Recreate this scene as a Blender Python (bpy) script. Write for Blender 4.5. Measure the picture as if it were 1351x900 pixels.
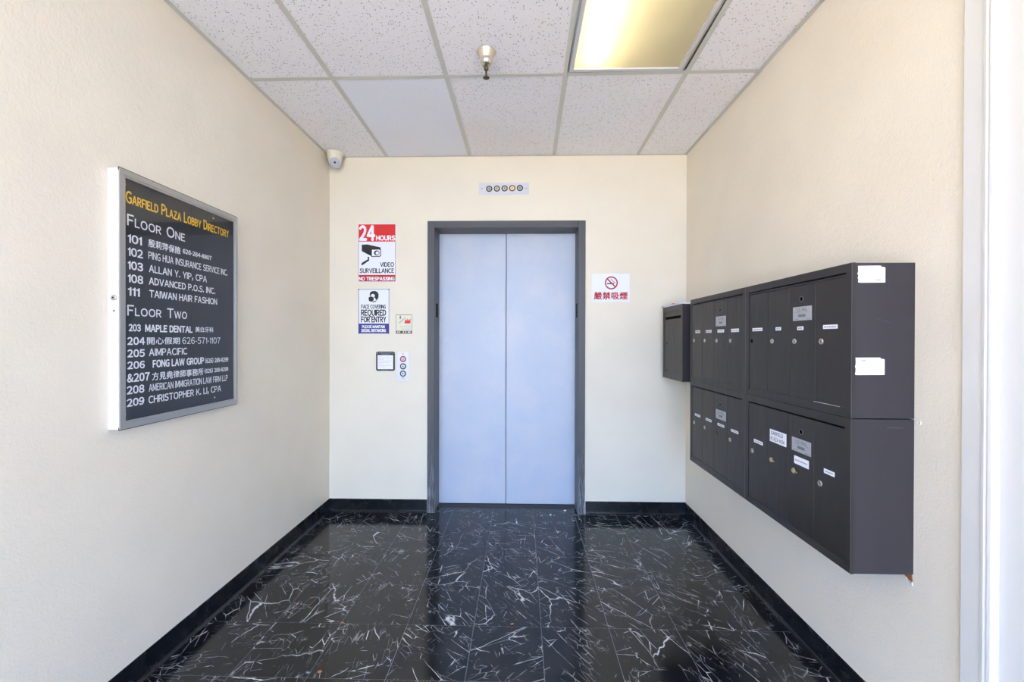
import bpy, math, random
from mathutils import Vector, Matrix, Euler
random.seed(7)
S = bpy.context.scene
for o in list(bpy.data.objects): bpy.data.objects.remove(o)
C = S.collection

# ------------------------------------------------------------------ camera
HF, HC = 1.3017, 1.3651            # camera above floor, ceiling above camera
H = HF + HC
XL, XR, D = -1.4467, 1.2153, 3.0883
yaw, pit, rol, foc = 0.02296, -0.00393, 0.00239, 546.18
cd = bpy.data.cameras.new('camera'); cam = bpy.data.objects.new('camera', cd); C.objects.link(cam)
cd.sensor_fit = 'HORIZONTAL'; cd.sensor_width = 36; cd.lens = foc/1351*36; cd.clip_start = .02; cd.clip_end = 300
fw = Vector((-math.sin(yaw)*math.cos(pit), math.cos(yaw)*math.cos(pit), math.sin(pit)))
rt = Vector((math.cos(yaw), math.sin(yaw), 0)); up = rt.cross(fw)
r2 = rt*math.cos(rol)+up*math.sin(rol); u2 = up*math.cos(rol)-rt*math.sin(rol)
cam.matrix_world = Matrix(((r2.x, u2.x, -fw.x, 0), (r2.y, u2.y, -fw.y, 0), (r2.z, u2.z, -fw.z, HF), (0, 0, 0, 1)))
S.camera = cam
# ------------------------------------------------------------------ view, sky, sun
S.view_settings.view_transform = 'Standard'; S.view_settings.look = 'None'
S.view_settings.gamma = 1; S.view_settings.exposure = 0.0; S.view_settings.use_curve_mapping = False
SKY, SUN, TUBE = 10.6, 32.0, 15.0
W = bpy.data.worlds.new('sky'); S.world = W; W.use_nodes = True
wn, wl = W.node_tree.nodes, W.node_tree.links
bg = wn['Background']; bg.inputs['Strength'].default_value = SKY
tc = wn.new('ShaderNodeTexCoord'); sx = wn.new('ShaderNodeSeparateXYZ'); wl.new(tc.outputs['Generated'], sx.inputs[0])
gr = wn.new('ShaderNodeValToRGB'); wl.new(sx.outputs['Z'], gr.inputs[0])
gr.color_ramp.elements[0].position = 0.0; gr.color_ramp.elements[0].color = (.39, .60, 1.0, 1)
gr.color_ramp.elements[1].position = 0.9; gr.color_ramp.elements[1].color = (.20, .38, .85, 1)
cn = wn.new('ShaderNodeTexNoise'); cn.inputs['Scale'].default_value = 2.6; cn.inputs['Detail'].default_value = 6
wl.new(tc.outputs['Generated'], cn.inputs['Vector'])
cr = wn.new('ShaderNodeValToRGB'); wl.new(cn.outputs['Fac'], cr.inputs[0])
cr.color_ramp.elements[0].position = .54; cr.color_ramp.elements[1].position = .74
cm = wn.new('ShaderNodeMixRGB'); wl.new(cr.outputs[0], cm.inputs[0]); wl.new(gr.outputs[0], cm.inputs[1]); cm.inputs[2].default_value = (.90, .93, 1.0, 1)
wl.new(cm.outputs[0], bg.inputs['Color'])
sd = bpy.data.lights.new('sun', 'SUN'); sd.energy = SUN; sd.angle = .009; sd.color = (1, .93, .82)
sun = bpy.data.objects.new('sun', sd); C.objects.link(sun)
sun.rotation_euler = Vector((-.75, .35, 1.0)).to_track_quat('Z', 'Y').to_euler()

# ------------------------------------------------------------------ materials
def lin(c):
    return tuple((v/12.92 if v <= .04045 else ((v+.055)/1.055)**2.4) for v in [x/255 for x in c]) + (1,)
def base(name, rgb, rough=.5, metal=0, spec=.5, **k):
    m = bpy.data.materials.new(name); m.use_nodes = True
    b = m.node_tree.nodes['Principled BSDF']
    b.inputs['Base Color'].default_value = lin(rgb); b.inputs['Roughness'].default_value = rough
    b.inputs['Metallic'].default_value = metal; b.inputs['Specular IOR Level'].default_value = spec
    for a, v in k.items(): b.inputs[a.replace('_', ' ')].default_value = v
    return m
class NT:
    def __init__(s, m): s.n, s.l = m.node_tree.nodes, m.node_tree.links; s.b = s.n['Principled BSDF']
    def new(s, t, **k):
        x = s.n.new('ShaderNode'+t)
        for a, v in k.items():
            if hasattr(x, a): setattr(x, a, v)
            else: x.inputs[a.replace('_', ' ')].default_value = v
        return x
    def ln(s, a, b): s.l.new(a, b)
    def ramp(s, src, *st):
        r = s.new('ValToRGB'); e = r.color_ramp.elements
        while len(e) < len(st): e.new(.5)
        for i, (p, c) in enumerate(st):
            e[i].position = p; e[i].color = c if len(c) == 4 else tuple(c)+(1,)
        s.ln(src, r.inputs[0]); return r.outputs[0]
    def mix(s, f, a, b, t='MIX'):
        x = s.new('MixRGB', blend_type=t)
        for i, v in enumerate((f, a, b)):
            if hasattr(v, 'links'): s.ln(v, x.inputs[i])
            else: x.inputs[i].default_value = v
        return x.outputs[0]
    def math(s, op, a, b=0.0, clamp=False):
        x = s.new('Math', operation=op, use_clamp=clamp)
        for i, v in enumerate((a, b)):
            if hasattr(v, 'links'): s.ln(v, x.inputs[i])
            else: x.inputs[i].default_value = v
        return x.outputs[0]
    def bump(s, h, st=.3, dist=.01):
        x = s.new('Bump', Strength=st, Distance=dist); s.ln(h, x.inputs['Height']); s.ln(x.outputs[0], s.b.inputs['Normal'])
    def pos(s, obj=False):
        if obj: return s.new('TexCoord').outputs['Object']
        return s.new('NewGeometry').outputs['Position']
    def noise(s, vec, scale, det=3, rough=.5, out='Fac'):
        x = s.new('TexNoise', Scale=scale, Detail=det, Roughness=rough); s.ln(vec, x.inputs['Vector']); return x.outputs[out]
K = {'b': (0, 0, 0, 1), 'w': (1, 1, 1, 1)}

def wall_mat(name, rgb, bump=.25):
    m = base(name, rgb, .55, spec=.35); t = NT(m); p = t.pos()
    n = t.noise(p, 3.0, 4)
    col = t.mix(t.ramp(n, (.35, K['b']), (.75, K['w'])), lin(rgb), lin(tuple(int(c*.975) for c in rgb)))
    sm = t.noise(p, 9, 6, .7); sm = t.ramp(sm, (.70, K['b']), (.80, (.35, .35, .35)))
    col = t.mix(sm, col, lin(tuple(int(c*.86) for c in rgb)))
    t.ln(col, t.b.inputs['Base Color'])
    a = t.noise(p, 130, 2); b = t.noise(p, 45, 2)
    t.bump(t.math('ADD', a, b), bump, .004)
    return m
M = {}
M['wall'] = wall_mat('painted_plaster', (236, 226, 206), .27)
M['wallback'] = wall_mat('painted_plaster_smooth', (232, 225, 206), .1)
M['trimw'] = base('white_gloss_paint', (226, 224, 218), .35)
m = M['grid'] = base('ceiling_grid_metal', (206, 206, 198), .45)
m = M['bb'] = base('black_vinyl_base', (16, 17, 20), .28); t = NT(m)
t.ln(t.ramp(t.noise(t.pos(), 14, 5), (.4, (.22, .22, .22)), (.7, (.32, .32, .32))), t.b.inputs['Roughness'])
M['grout'] = base('grout', (120, 124, 134), .8)
M['concrete'] = base('exterior_concrete', (218, 196, 165), .9)

def ctile(name, rgb, dense):
    m = base(name, rgb, .9, spec=.1); t = NT(m); p = t.pos()
    mp = t.new('Mapping'); mp.inputs['Scale'].default_value = (1, 1.0, 1); t.ln(p, mp.inputs[0]); v = mp.outputs[0]
    vo = t.new('TexVoronoi', Scale=115.0, Randomness=1.0); t.ln(v, vo.inputs['Vector'])
    n = t.noise(v, 6, 3)
    thr = t.math('MULTIPLY', t.ramp(vo.outputs['Color'], (.45, K['b']), (.8, K['w'])), .33)
    spots = t.math('LESS_THAN', vo.outputs['Distance'], thr)
    wob = t.noise(v, 160, 2); fine = t.ramp(wob, (.66, K['b']), (.72, K['w']))
    f = t.math('MULTIPLY', t.math('MAXIMUM', spots, t.math('MULTIPLY', fine, .55)), dense, True)
    col = t.mix(f, lin(rgb), lin((142, 138, 142)))
    big = t.ramp(t.noise(p, 1.6, 3), (.5, K['b']), (.8, K['w']))
    col = t.mix(t.math('MULTIPLY', big, .35), col, lin((240, 228, 220)))
    t.ln(col, t.b.inputs['Base Color'])
    t.bump(t.math('SUBTRACT', 1.0, f), .35, .003)
    return m
M['ct'] = ctile('fissured_ceiling_tile', (246, 245, 249), .85)
M['ct2'] = ctile('smooth_ceiling_tile', (240, 243, 253), .12)

# marble
m = M['marble'] = base('black_veined_marble', (17, 18, 21), .12, spec=.5); t = NT(m)
oi = t.new('ObjectInfo'); tcn = t.pos(True)
wn1 = t.new('TexWhiteNoise', noise_dimensions='1D'); t.ln(oi.outputs['Random'], wn1.inputs['W'])
off = t.new('VectorMath', operation='MULTIPLY'); t.ln(wn1.outputs['Color'], off.inputs[0]); off.inputs[1].default_value = (37, 53, 41)
rot = t.new('VectorRotate', rotation_type='Z_AXIS'); t.ln(tcn, rot.inputs['Vector']); t.ln(t.math('MULTIPLY', oi.outputs['Random'], 40.0), rot.inputs['Angle'])
ad = t.new('VectorMath', operation='ADD'); t.ln(rot.outputs[0], ad.inputs[0]); t.ln(off.outputs[0], ad.inputs[1]); P = ad.outputs[0]
def warp(vec, sc, amt):
    n = t.new('TexNoise', Scale=sc, Detail=3.0); t.ln(vec, n.inputs['Vector'])
    s_ = t.new('VectorMath', operation='SUBTRACT'); t.ln(n.outputs['Color'], s_.inputs[0]); s_.inputs[1].default_value = (.5, .5, .5)
    q = t.new('VectorMath', operation='SCALE'); t.ln(s_.outputs[0], q.inputs[0]); q.inputs['Scale'].default_value = amt
    a = t.new('VectorMath', operation='ADD'); t.ln(vec, a.inputs[0]); t.ln(q.outputs[0], a.inputs[1]); return a.outputs[0]
def veins(scl, r, vs, width, mlo, mhi, ms, wa):
    mp = t.new('Mapping'); mp.inputs['Rotation'].default_value = (0, 0, r); mp.inputs['Scale'].default_value = scl; t.ln(P, mp.inputs[0])
    v = warp(mp.outputs[0], 7.0, wa)
    vo = t.new('TexVoronoi', feature='DISTANCE_TO_EDGE', voronoi_dimensions='3D', Scale=vs); t.ln(v, vo.inputs['Vector'])
    l = t.ramp(vo.outputs['Distance'], (0, K['w']), (width, K['b']))
    mk = t.ramp(t.noise(P, ms, 3, .6), (mlo, K['b']), (mhi, K['w']))
    return t.math('MULTIPLY', l, mk)
v1 = veins((1, 2.8, 1), .3, 2.2, .0085, .47, .60, 3.5, .06)
v2 = veins((1.0, 3.6, 1), .8, 3.6, .0115, .52, .60, 7, .035)
v3 = veins((4.2, 1.0, 1), 1.9, 5.0, .014, .54, .62, 8, .03)
v4 = veins((1, 3.2, 1), 2.6, 14.0, .032, .50, .62, 10, .02)
ve = t.math('MAXIMUM', t.math('MAXIMUM', v1, v2), t.math('MAXIMUM', v3, t.math('MULTIPLY', v4, .45)), True)
cloud = t.ramp(t.noise(P, 9, 5, .6), (.4, lin((13, 14, 17))), (.75, lin((38, 40, 45))))
t.ln(t.mix(ve, cloud, lin((226, 229, 234))), t.b.inputs['Base Color'])
t.ln(t.math('ADD', t.math('MULTIPLY', t.noise(t.pos(), 6, 4), .12), .07), t.b.inputs['Roughness'])

m = M['cab'] = base('bronze_anodised_metal', (57, 53, 50), .38, metal=.35, spec=.5); t = NT(m)
mp = t.new('Mapping'); mp.inputs['Scale'].default_value = (1, 1, .12); t.ln(t.pos(), mp.inputs[0])
t.ln(t.ramp(t.noise(mp.outputs[0], 60, 3), (.3, (.34, .34, .34)), (.7, (.46, .46, .46))), t.b.inputs['Roughness'])
m = M['cabside'] = base('bronze_painted_side', (54, 51, 54), .5, spec=.4)
M['cabedge'] = base('worn_metal_edge', (120, 118, 124), .35, metal=.6)
M['dark'] = base('dark_gap', (5, 5, 6), .9, spec=.05)
M['silver'] = base('lock_nickel', (200, 196, 186), .28, metal=.8)
M['brass'] = base('lock_brass', (206, 190, 140), .3, metal=.75)
M['chrome'] = base('chrome', (222, 214, 200), .18, metal=.9)
M['bronze'] = base('aged_brass', (96, 80, 54), .45, metal=.6)
M['plate'] = base('etched_aluminium_plate', (182, 184, 186), .4, metal=.4)
M['paper'] = base('white_paper', (238, 240, 246), .7)
M['offw'] = base('offwhite_plastic', (226, 221, 200), .45)
M['camgrey'] = base('camera_grey', (172, 175, 186), .35)
M['lens'] = base('black_glass', (6, 6, 8), .08)
M['alu'] = base('brushed_aluminium', (186, 184, 180), .34, metal=.75)
M['aluw'] = base('white_powder_coat', (214, 214, 218), .45)
M['felt'] = base('black_letter_board', (26, 29, 35), .55)
M['yellow'] = base('yellow_vinyl', (246, 196, 40), .5)
M['white'] = base('white_vinyl', (236, 238, 242), .5)
M['signw'] = base('white_sign_face', (232, 235, 240), .45)
M['red'] = base('red_print', (214, 36, 34), .5)
M['dred'] = base('dark_red_print', (176, 22, 30), .5)
M['black'] = base('black_print', (18, 18, 20), .5)
M['navy'] = base('navy_print', (56, 52, 128), .5)
M['navyl'] = base('navy_border', (70, 74, 110), .5)
M['cream'] = base('cream_sticker', (226, 224, 200), .5)
M['greyt'] = base('grey_print', (120, 120, 124), .6)
M['steel'] = base('brushed_steel_plate', (212, 214, 218), .38, metal=.35)
M['lensy'] = base('indicator_lens', (196, 196, 164), .35)
M['lensg'] = base('indicator_lens_grey', (176, 180, 176), .35)
M['lenso'] = base('indicator_lens_lit', (240, 190, 120), .35, Emission_Color=(1, .55, .2, 1), Emission_Strength=.35)
M['btn'] = base('button_face', (206, 208, 212), .3, metal=.3)
M['brownp'] = base('exposed_gypsum_paper', (150, 92, 52), .9)
M['leaf'] = base('dry_leaf', (168, 108, 60), .8)
M['pebble'] = base('pale_chip', (220, 218, 214), .8)
M['pink'] = base('pink_paper', (214, 150, 156), .7)
# elevator paint
m = M['edoor'] = base('satin_lavender_door_paint', (184, 196, 212), .46, spec=.45, Coat_Weight=.12, Coat_Roughness=.3); t = NT(m)
t.ln(t.mix(t.ramp(t.noise(t.pos(), 4, 5, .6), (.4, K['b']), (.75, K['w'])), lin((184, 196, 212)), lin((198, 203, 212))), t.b.inputs['Base Color'])
m = M['eframe'] = base('grey_frame_paint', (74, 75, 77), .45); t = NT(m)
mp = t.new('Mapping'); mp.inputs['Scale'].default_value = (30, 30, 3); t.ln(t.pos(), mp.inputs[0])
sz = t.new('SeparateXYZ'); t.ln(t.pos(), sz.inputs[0])
low = t.ramp(sz.outputs['Z'], (0, K['w']), (.5, (0.1, .1, .1)), (.95, K['b']))
wr = t.ramp(t.noise(mp.outputs[0], 3, 5, .7), (.45, K['b']), (.62, K['w']))
t.ln(t.mix(t.math('MULTIPLY', low, wr), lin((74, 75, 77)), lin((146, 150, 156))), t.b.inputs['Base Color'])
M['sill'] = base('worn_sill_metal', (64, 66, 68), .45, metal=.4)
# glass pane
m = bpy.data.materials.new('clear_pane'); m.use_nodes = True; M['glass'] = m
n_, l_ = m.node_tree.nodes, m.node_tree.links; n_.remove(n_['Principled BSDF'])
tr = n_.new('ShaderNodeBsdfTransparent'); gl = n_.new('ShaderNodeBsdfGlossy'); gl.inputs['Roughness'].default_value = .03
fr = n_.new('ShaderNodeFresnel'); fr.inputs['IOR'].default_value = 1.6; mx = n_.new('ShaderNodeMixShader')
ge = n_.new('ShaderNodeNewGeometry'); iv = n_.new('ShaderNodeMath'); iv.operation = 'SUBTRACT'; iv.inputs[0].default_value = 1; l_.new(ge.outputs['Backfacing'], iv.inputs[1])
ml = n_.new('ShaderNodeMath'); ml.operation = 'MULTIPLY'; l_.new(fr.outputs[0], ml.inputs[0]); l_.new(iv.outputs[0], ml.inputs[1])
l_.new(ml.outputs[0], mx.inputs[0]); l_.new(tr.outputs[0], mx.inputs[1]); l_.new(gl.outputs[0], mx.inputs[2]); l_.new(mx.outputs[0], n_['Material Output'].inputs[0])
# diffuser
m = bpy.data.materials.new('yellowed_diffuser'); m.use_nodes = True; M['diff'] = m
n_, l_ = m.node_tree.nodes, m.node_tree.links; n_.remove(n_['Principled BSDF'])
tl = n_.new('ShaderNodeBsdfTranslucent'); tl.inputs[0].default_value = (.92, .87, .70, 1)
df = n_.new('ShaderNodeBsdfDiffuse'); df.inputs[0].default_value = (.80, .74, .58, 1); mx = n_.new('ShaderNodeMixShader'); mx.inputs[0].default_value = .35
l_.new(tl.outputs[0], mx.inputs[1]); l_.new(df.outputs[0], mx.inputs[2]); l_.new(mx.outputs[0], n_['Material Output'].inputs[0])
M['tube'] = base('lit_fluorescent_tube', (255, 250, 235), .5, Emission_Color=(1, .84, .56, 1), Emission_Strength=TUBE)
M['tubeoff'] = base('dead_tube', (225, 222, 214), .3)
M['housing'] = base('aged_enamel', (222, 222, 214), .5)

# ------------------------------------------------------------------ builders
WORLD = {}
class MB:
    """collects geometry in world coordinates; build() links it as one mesh object under its parent"""
    def __init__(s): s.v, s.f, s.m, s.sm = [], [], [], []
    def add(s, vs, fs, mi=0, smooth=False):
        o = len(s.v); s.v += [tuple(v) for v in vs]
        for f in fs: s.f.append([i+o for i in f]); s.m.append(mi); s.sm.append(smooth)
        return s
    def box(s, x0, x1, y0, y1, z0, z1, mi=0, bev=0.0):
        x0, x1 = sorted((x0, x1)); y0, y1 = sorted((y0, y1)); z0, z1 = sorted((z0, z1))
        if bev <= 0:
            vs = [(x, y, z) for x in (x0, x1) for y in (y0, y1) for z in (z0, z1)]
            return s.add(vs, [(0, 1, 3, 2), (4, 6, 7, 5), (0, 4, 5, 1), (2, 3, 7, 6), (0, 2, 6, 4), (1, 5, 7, 3)], mi)
        b = min(bev, (x1-x0)*.45, (y1-y0)*.45, (z1-z0)*.45); vs = []; ix = {}
        X, Y, Z = (x0, x1), (y0, y1), (z0, z1)
        for i in (0, 1):
            for j in (0, 1):
                for k in (0, 1):
                    sx_, sy_, sz_ = (1-2*i)*b, (1-2*j)*b, (1-2*k)*b
                    for a, q in enumerate(((X[i], Y[j]+sy_, Z[k]+sz_), (X[i]+sx_, Y[j], Z[k]+sz_), (X[i]+sx_, Y[j]+sy_, Z[k]))):
                        ix[(i, j, k, a)] = len(vs); vs.append(q)
        F = []
        for i in (0, 1): F.append([ix[(i, j, k, 0)] for j, k in ((0, 0), (1, 0), (1, 1), (0, 1))][::(-1 if i == 0 else 1)])
        for j in (0, 1): F.append([ix[(i, j, k, 1)] for i, k in ((0, 0), (1, 0), (1, 1), (0, 1))][::(1 if j == 0 else -1)])
        for k in (0, 1): F.append([ix[(i, j, k, 2)] for i, j in ((0, 0), (1, 0), (1, 1), (0, 1))][::(-1 if k == 0 else 1)])
        for i in (0, 1):
            for j in (0, 1): F.append([ix[(i, j, 0, 0)], ix[(i, j, 0, 1)], ix[(i, j, 1, 1)], ix[(i, j, 1, 0)]])
        for i in (0, 1):
            for k in (0, 1): F.append([ix[(i, 0, k, 0)], ix[(i, 0, k, 2)], ix[(i, 1, k, 2)], ix[(i, 1, k, 0)]])
        for j in (0, 1):
            for k in (0, 1): F.append([ix[(0, j, k, 1)], ix[(0, j, k, 2)], ix[(1, j, k, 2)], ix[(1, j, k, 1)]])
        for i in (0, 1):
            for j in (0, 1):
                for k in (0, 1): F.append([ix[(i, j, k, a)] for a in (0, 1, 2)])
        return s.add(vs, F, mi)
    def prism(s, pts, e0, e1, mp, mi=0):
        """2-D outline pts extruded e0..e1; mp(u, v, e) -> world point"""
        n = len(pts); vs = [mp(u, v, e0) for u, v in pts]+[mp(u, v, e1) for u, v in pts]
        return s.add(vs, [list(range(n)), list(range(2*n-1, n-1, -1))]+[[i, (i+1) % n, n+(i+1) % n, n+i] for i in range(n)], mi)
    def lathe(s, prof, c, ax=(0, 0, 1), seg=24, mi=0, caps=True):
        """prof: (radius, distance along axis) from c"""
        a = Vector(ax).normalized(); u = a.orthogonal().normalized(); w = a.cross(u); c = Vector(c)
        vs = [c+a*h+(u*math.cos(k*2*math.pi/seg)+w*math.sin(k*2*math.pi/seg))*r for r, h in prof for k in range(seg)]
        F = [[i*seg+k, i*seg+(k+1) % seg, (i+1)*seg+(k+1) % seg, (i+1)*seg+k] for i in range(len(prof)-1) for k in range(seg)]
        s.add(vs, F, mi, True)
        if caps:
            o = len(s.v)-len(vs)
            s.f += [[o+k for k in range(seg)], [o+(len(prof)-1)*seg+k for k in range(seg)][::-1]]; s.m += [mi, mi]; s.sm += [False, False]
        return s
    def ring(s, c, ax, R, r, mi=0, seg=24, rs=8):
        pr = [(R+r*math.cos(a), r*math.sin(a)) for a in [i*2*math.pi/rs for i in range(rs+1)]]
        return s.lathe(pr, c, ax, seg, mi, caps=False)
    def build(s, name, mat, parent=None, loc=None, label=None, cat=None, group=None, kind=None):
        if parent is not None: org = WORLD[parent.name]
        else: org = Vector(loc) if loc is not None else Vector((0, 0, 0))
        me = bpy.data.meshes.new(name)
        me.from_pydata([tuple(Vector(v)-org) for v in s.v], [], s.f)
        for x in (mat if isinstance(mat, (list, tuple)) else [mat]): me.materials.append(M[x])
        me.polygons.foreach_set('material_index', s.m); me.polygons.foreach_set('use_smooth', s.sm)
        import bmesh
        bm = bmesh.new(); bm.from_mesh(me); bmesh.ops.recalc_face_normals(bm, faces=bm.faces); bm.to_mesh(me); bm.free(); me.update()
        o = bpy.data.objects.new(name, me); C.objects.link(o)
        if parent is not None: o.parent = parent
        else: o.location = org
        WORLD[o.name] = org; tag(o, label, cat, group, kind); return o
def tag(o, label=None, cat=None, group=None, kind=None):
    for k, v in (('label', label), ('category', cat), ('group', group), ('kind', kind)):
        if v: o[k] = v
def empty(name, loc, label=None, cat=None, group=None, kind=None):
    o = bpy.data.objects.new(name, None); C.objects.link(o); o.location = loc; o.empty_display_size = .05
    WORLD[o.name] = Vector(loc); tag(o, label, cat, group, kind); return o

# lettering: glyph outlines set side by side, fitted to a rectangle (cap height vtop..vbot), placed by mp(u, v, e)
GLY = {}
def glyph(ch):
    if ch in GLY: return GLY[ch]
    if ch == '-':
        h = max(v[1] for v in glyph('H')[0])-min(v[1] for v in glyph('H')[0]); y0 = min(v[1] for v in glyph('H')[0])
        GLY[ch] = ([(0, y0+.34*h), (.32*h, y0+.34*h), (.32*h, y0+.45*h), (0, y0+.45*h)], [[0, 1, 2, 3]]); return GLY[ch]
    if ch in 'I1' and len(GLY) > 0:                       # plain stems without feet
        vs = glyph('H')[0]; y0 = min(v[1] for v in vs); h = max(v[1] for v in vs)-y0; w = h*.125
        if ch == 'I': GLY[ch] = ([(0, y0), (w, y0), (w, y0+h), (0, y0+h)], [[0, 1, 2, 3]])
        else: GLY[ch] = ([(.22*h, y0), (.22*h+w, y0), (.22*h+w, y0+h), (.26*h, y0+h), (.22*h, y0+.86*h), (.05*h, y0+.80*h), (.05*h, y0+.71*h), (.22*h, y0+.74*h)], [[0, 1, 2, 3, 4, 7], [4, 5, 6, 7]])
        return GLY[ch]
    wide = chr(ord(ch)+0xFEE0) if 33 <= ord(ch) <= 126 else ch      # full-width form: plain grotesque shapes
    cu = bpy.data.curves.new('txt', 'FONT'); cu.body = wide; cu.size = 1; cu.resolution_u = 3
    ob = bpy.data.objects.new('txt', cu); C.objects.link(ob)
    bpy.context.view_layer.update()
    dg = bpy.context.evaluated_depsgraph_get(); me = bpy.data.meshes.new_from_object(ob.evaluated_get(dg))
    vs = [(v.co.x, v.co.y) for v in me.vertices]; fs = [list(p.vertices) for p in me.polygons]
    bpy.data.objects.remove(ob); bpy.data.curves.remove(cu); bpy.data.meshes.remove(me)
    GLY[ch] = (vs, fs); return GLY[ch]
def letter(mb, s, u0, u1, vtop, vbot, mp, e, bold=0.0, small=False, mi=0):
    base_y = min(v[1] for v in glyph('H')[0]); cap = max(v[1] for v in glyph('H')[0])-base_y
    V, F, x = [], [], 0.0
    cjk = any(ord(c_) > 0x2000 for c_ in s)
    for ch in s:
        if ch == ' ': x += cap*.48; continue
        k = .76 if small and ch.islower() else 1.0
        vs, fs = glyph(ch.upper() if small else ch)
        a0, a1 = min(v[0] for v in vs), max(v[0] for v in vs)
        if cjk: o_ = x; adv = 1.02
        else: o_ = x-a0*k; adv = (a1-a0)*k+cap*.135
        n_ = len(V); V += [(o_+vx*k, (vy-base_y)*k) for vx, vy in vs]; F += [[i+n_ for i in f] for f in fs]
        x += adv
    a0, a1 = min(v[0] for v in V), max(v[0] for v in V)
    b0, b1 = (min(v[1] for v in V), max(v[1] for v in V)) if cjk else (0, cap)
    d = (bold*1.35 if bold < .035 else bold)*abs(vtop-vbot)
    offs = [(0, 0)] if d == 0 else [(0, 0), (d, 0), (-d, 0), (0, d), (0, -d), (.7*d, .7*d), (-.7*d, -.7*d), (.7*d, -.7*d), (-.7*d, .7*d)]
    sg = 1 if e > 0 else -1
    for q, (du, dv) in enumerate(offs):
        mb.add([mp(u0+(px-a0)/(a1-a0)*(u1-u0)+du, vbot+(py-b0)/(b1-b0)*(vtop-vbot)+dv, e+q*8e-6*LIFT[0]) for px, py in V], F, mi)
    return mb
LIFT = [1]

# ------------------------------------------------------------------ structure
YF = 2.4806-.3048*10; OV = -3.0                     # front edge of the lobby, front edge of the unseen storey, pulled out to block sky
DW0, DW1, DH = -.7035, .4722, 2.184          # outer door frame on back wall
st = lambda mb, n, m_: mb.build(n, m_, kind='structure')
st(MB().box(XL-.15, XL, YF, D+.5, -.1, H+.25), 'wall_left', 'wall')
wr_ = st(MB().box(XR, XR+.15, YF, D+.5, -.1, H+.25), 'wall_right', 'wall')
b = MB(); b.box(XL, DW0+.02, D, D+.12, -.1, H+.25).box(DW1-.02, XR, D, D+.12, -.1, H+.25).box(DW0+.02, DW1-.02, D, D+.12, DH-.02, H+.25)
st(b, 'wall_back', 'wallback')
ceil = st(MB().box(XL, XR, YF, D, H+.12, H+.25), 'ceiling', 'housing')
flo = st(MB().box(XL, XR, YF, D+.26, -.1, -.0012), 'floor', 'grout')
st(MB().box(-30, 30, -60, YF-.004, -.12, -.01), 'ground', 'concrete')

st(MB().box(XL-2.5, XR+2.5, OV, D+3, H+.26, H+3.2), 'upper_storey_sky_block', 'concrete')  # unseen storey; its overhang is added to cut high sky and shade the ground
# floor tiles
T = .3048
xs = [XL]+[-.5178+T*k for k in range(-3, 6)]+[XR]
ys = [2.4806-T*k for k in range(10, -1, -1)]+[2.4806+T, D]
full = None; g = .0011
def tile(x0, x1, y0, y1, z0, z1, parent, name, mat, cache={}):
    key = (round(x1-x0, 3), round(y1-y0, 3), name, mat)
    if key in cache:
        o = bpy.data.objects.new(name, cache[key]); C.objects.link(o)
    else:
        mb = MB().box(0, x1-x0, 0, y1-y0, z0, z1, bev=.0004)
        o = mb.build(name, mat); cache[key] = o.data
    o.parent = parent; o.location = (x0, y0, 0); return o
for i in range(len(xs)-1):
    for j in range(len(ys)-1):
        if xs[i+1]-xs[i] < .02: continue
        tile((xs[i]+g) if i else XL, xs[i+1]-g, ys[j]+g, ys[j+1]-g, -.0015, random.uniform(-.0003, .0003), flo, 'floor_tile', 'marble')
rx = [DW0+.05]+[x for x in xs if DW0+.06 < x < DW1-.06]+[DW1-.05]
for i in range(len(rx)-1): tile(rx[i]+g, rx[i+1]-g, D+g, 3.186, -.0015, 0, flo, 'floor_tile', 'marble')

# cove base
def bprof(): return [(0, 0), (.016, 0), (.0155, .002), (.008, .006), (.004, .012), (.003, .020), (.003, .0965), (.0015, .098), (0, .098)]
def base_run(name, mp, a, bb_):
    mb = MB(); P_ = bprof(); n = len(P_)
    vs = [mp(a, u, v) for u, v in P_]+[mp(bb_, u, v) for u, v in P_]
    mb.add(vs, [[i, (i+1) % n, n+(i+1) % n, n+i] for i in range(n)]+[list(range(n)), list(range(2*n-1, n-1, -1))])
    return st(mb, name, 'bb')
bl = base_run('baseboard_left', lambda s, u, v: (XL+u, s, v), YF, 2.3145)
base_run('baseboard_left', lambda s, u, v: (XL+u, s, v), 2.3165, D)
base_run('baseboard_right', lambda s, u, v: (XR-u, s, v), 1.158, D)
base_run('baseboard_right', lambda s, u, v: (XR-u, s, v), YF, .072)
base_run('baseboard_back', lambda s, u, v: (s, D-u, v), XL, DW0-.003)
base_run('baseboard_back', lambda s, u, v: (s, D-u, v), DW1+.006, XR)

# ------------------------------------------------------------------ suspended ceiling
GB = [((-1.010, D), (-.9865, 1.65)), ((-.3885, D), (-.3965, 1.65)), ((.238, D), (.2165, 1.65)), ((.8545, D), (.8325, 1.65))]
def gx_at(k, y):
    (xa, ya), (xb, yb) = GB[k]; return xa+(y-ya)/(yb-ya)*(xb-xa)
rowy = lambda x: 2.1455-.0085*(x+.1)
rows = [lambda x: D, rowy, lambda x: rowy(x)-1.2192, lambda x: rowy(x)-2.4384, lambda x: YF]
hw = .0125
def bar(p0, p1, name='grid_bar'):
    d = (Vector(p1)-Vector(p0)).normalized(); n = Vector((-d.y, d.x)); mb = MB()
    pr = [(-hw, 0), (hw, 0), (hw, .0015), (.0015, .0015), (.0015, .035), (-.0015, .035), (-.0015, .0015), (-hw, .0015)]
    vs = [(p[0]+n.x*u, p[1]+n.y*u, H+v) for p in (p0, p1) for u, v in pr]; k = len(pr)
    mb.add(vs, [[i, (i+1) % k, k+(i+1) % k, k+i] for i in range(k)]+[list(range(k)), list(range(2*k-1, k-1, -1))])
    return mb.build(name, 'grid', ceil)
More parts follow.
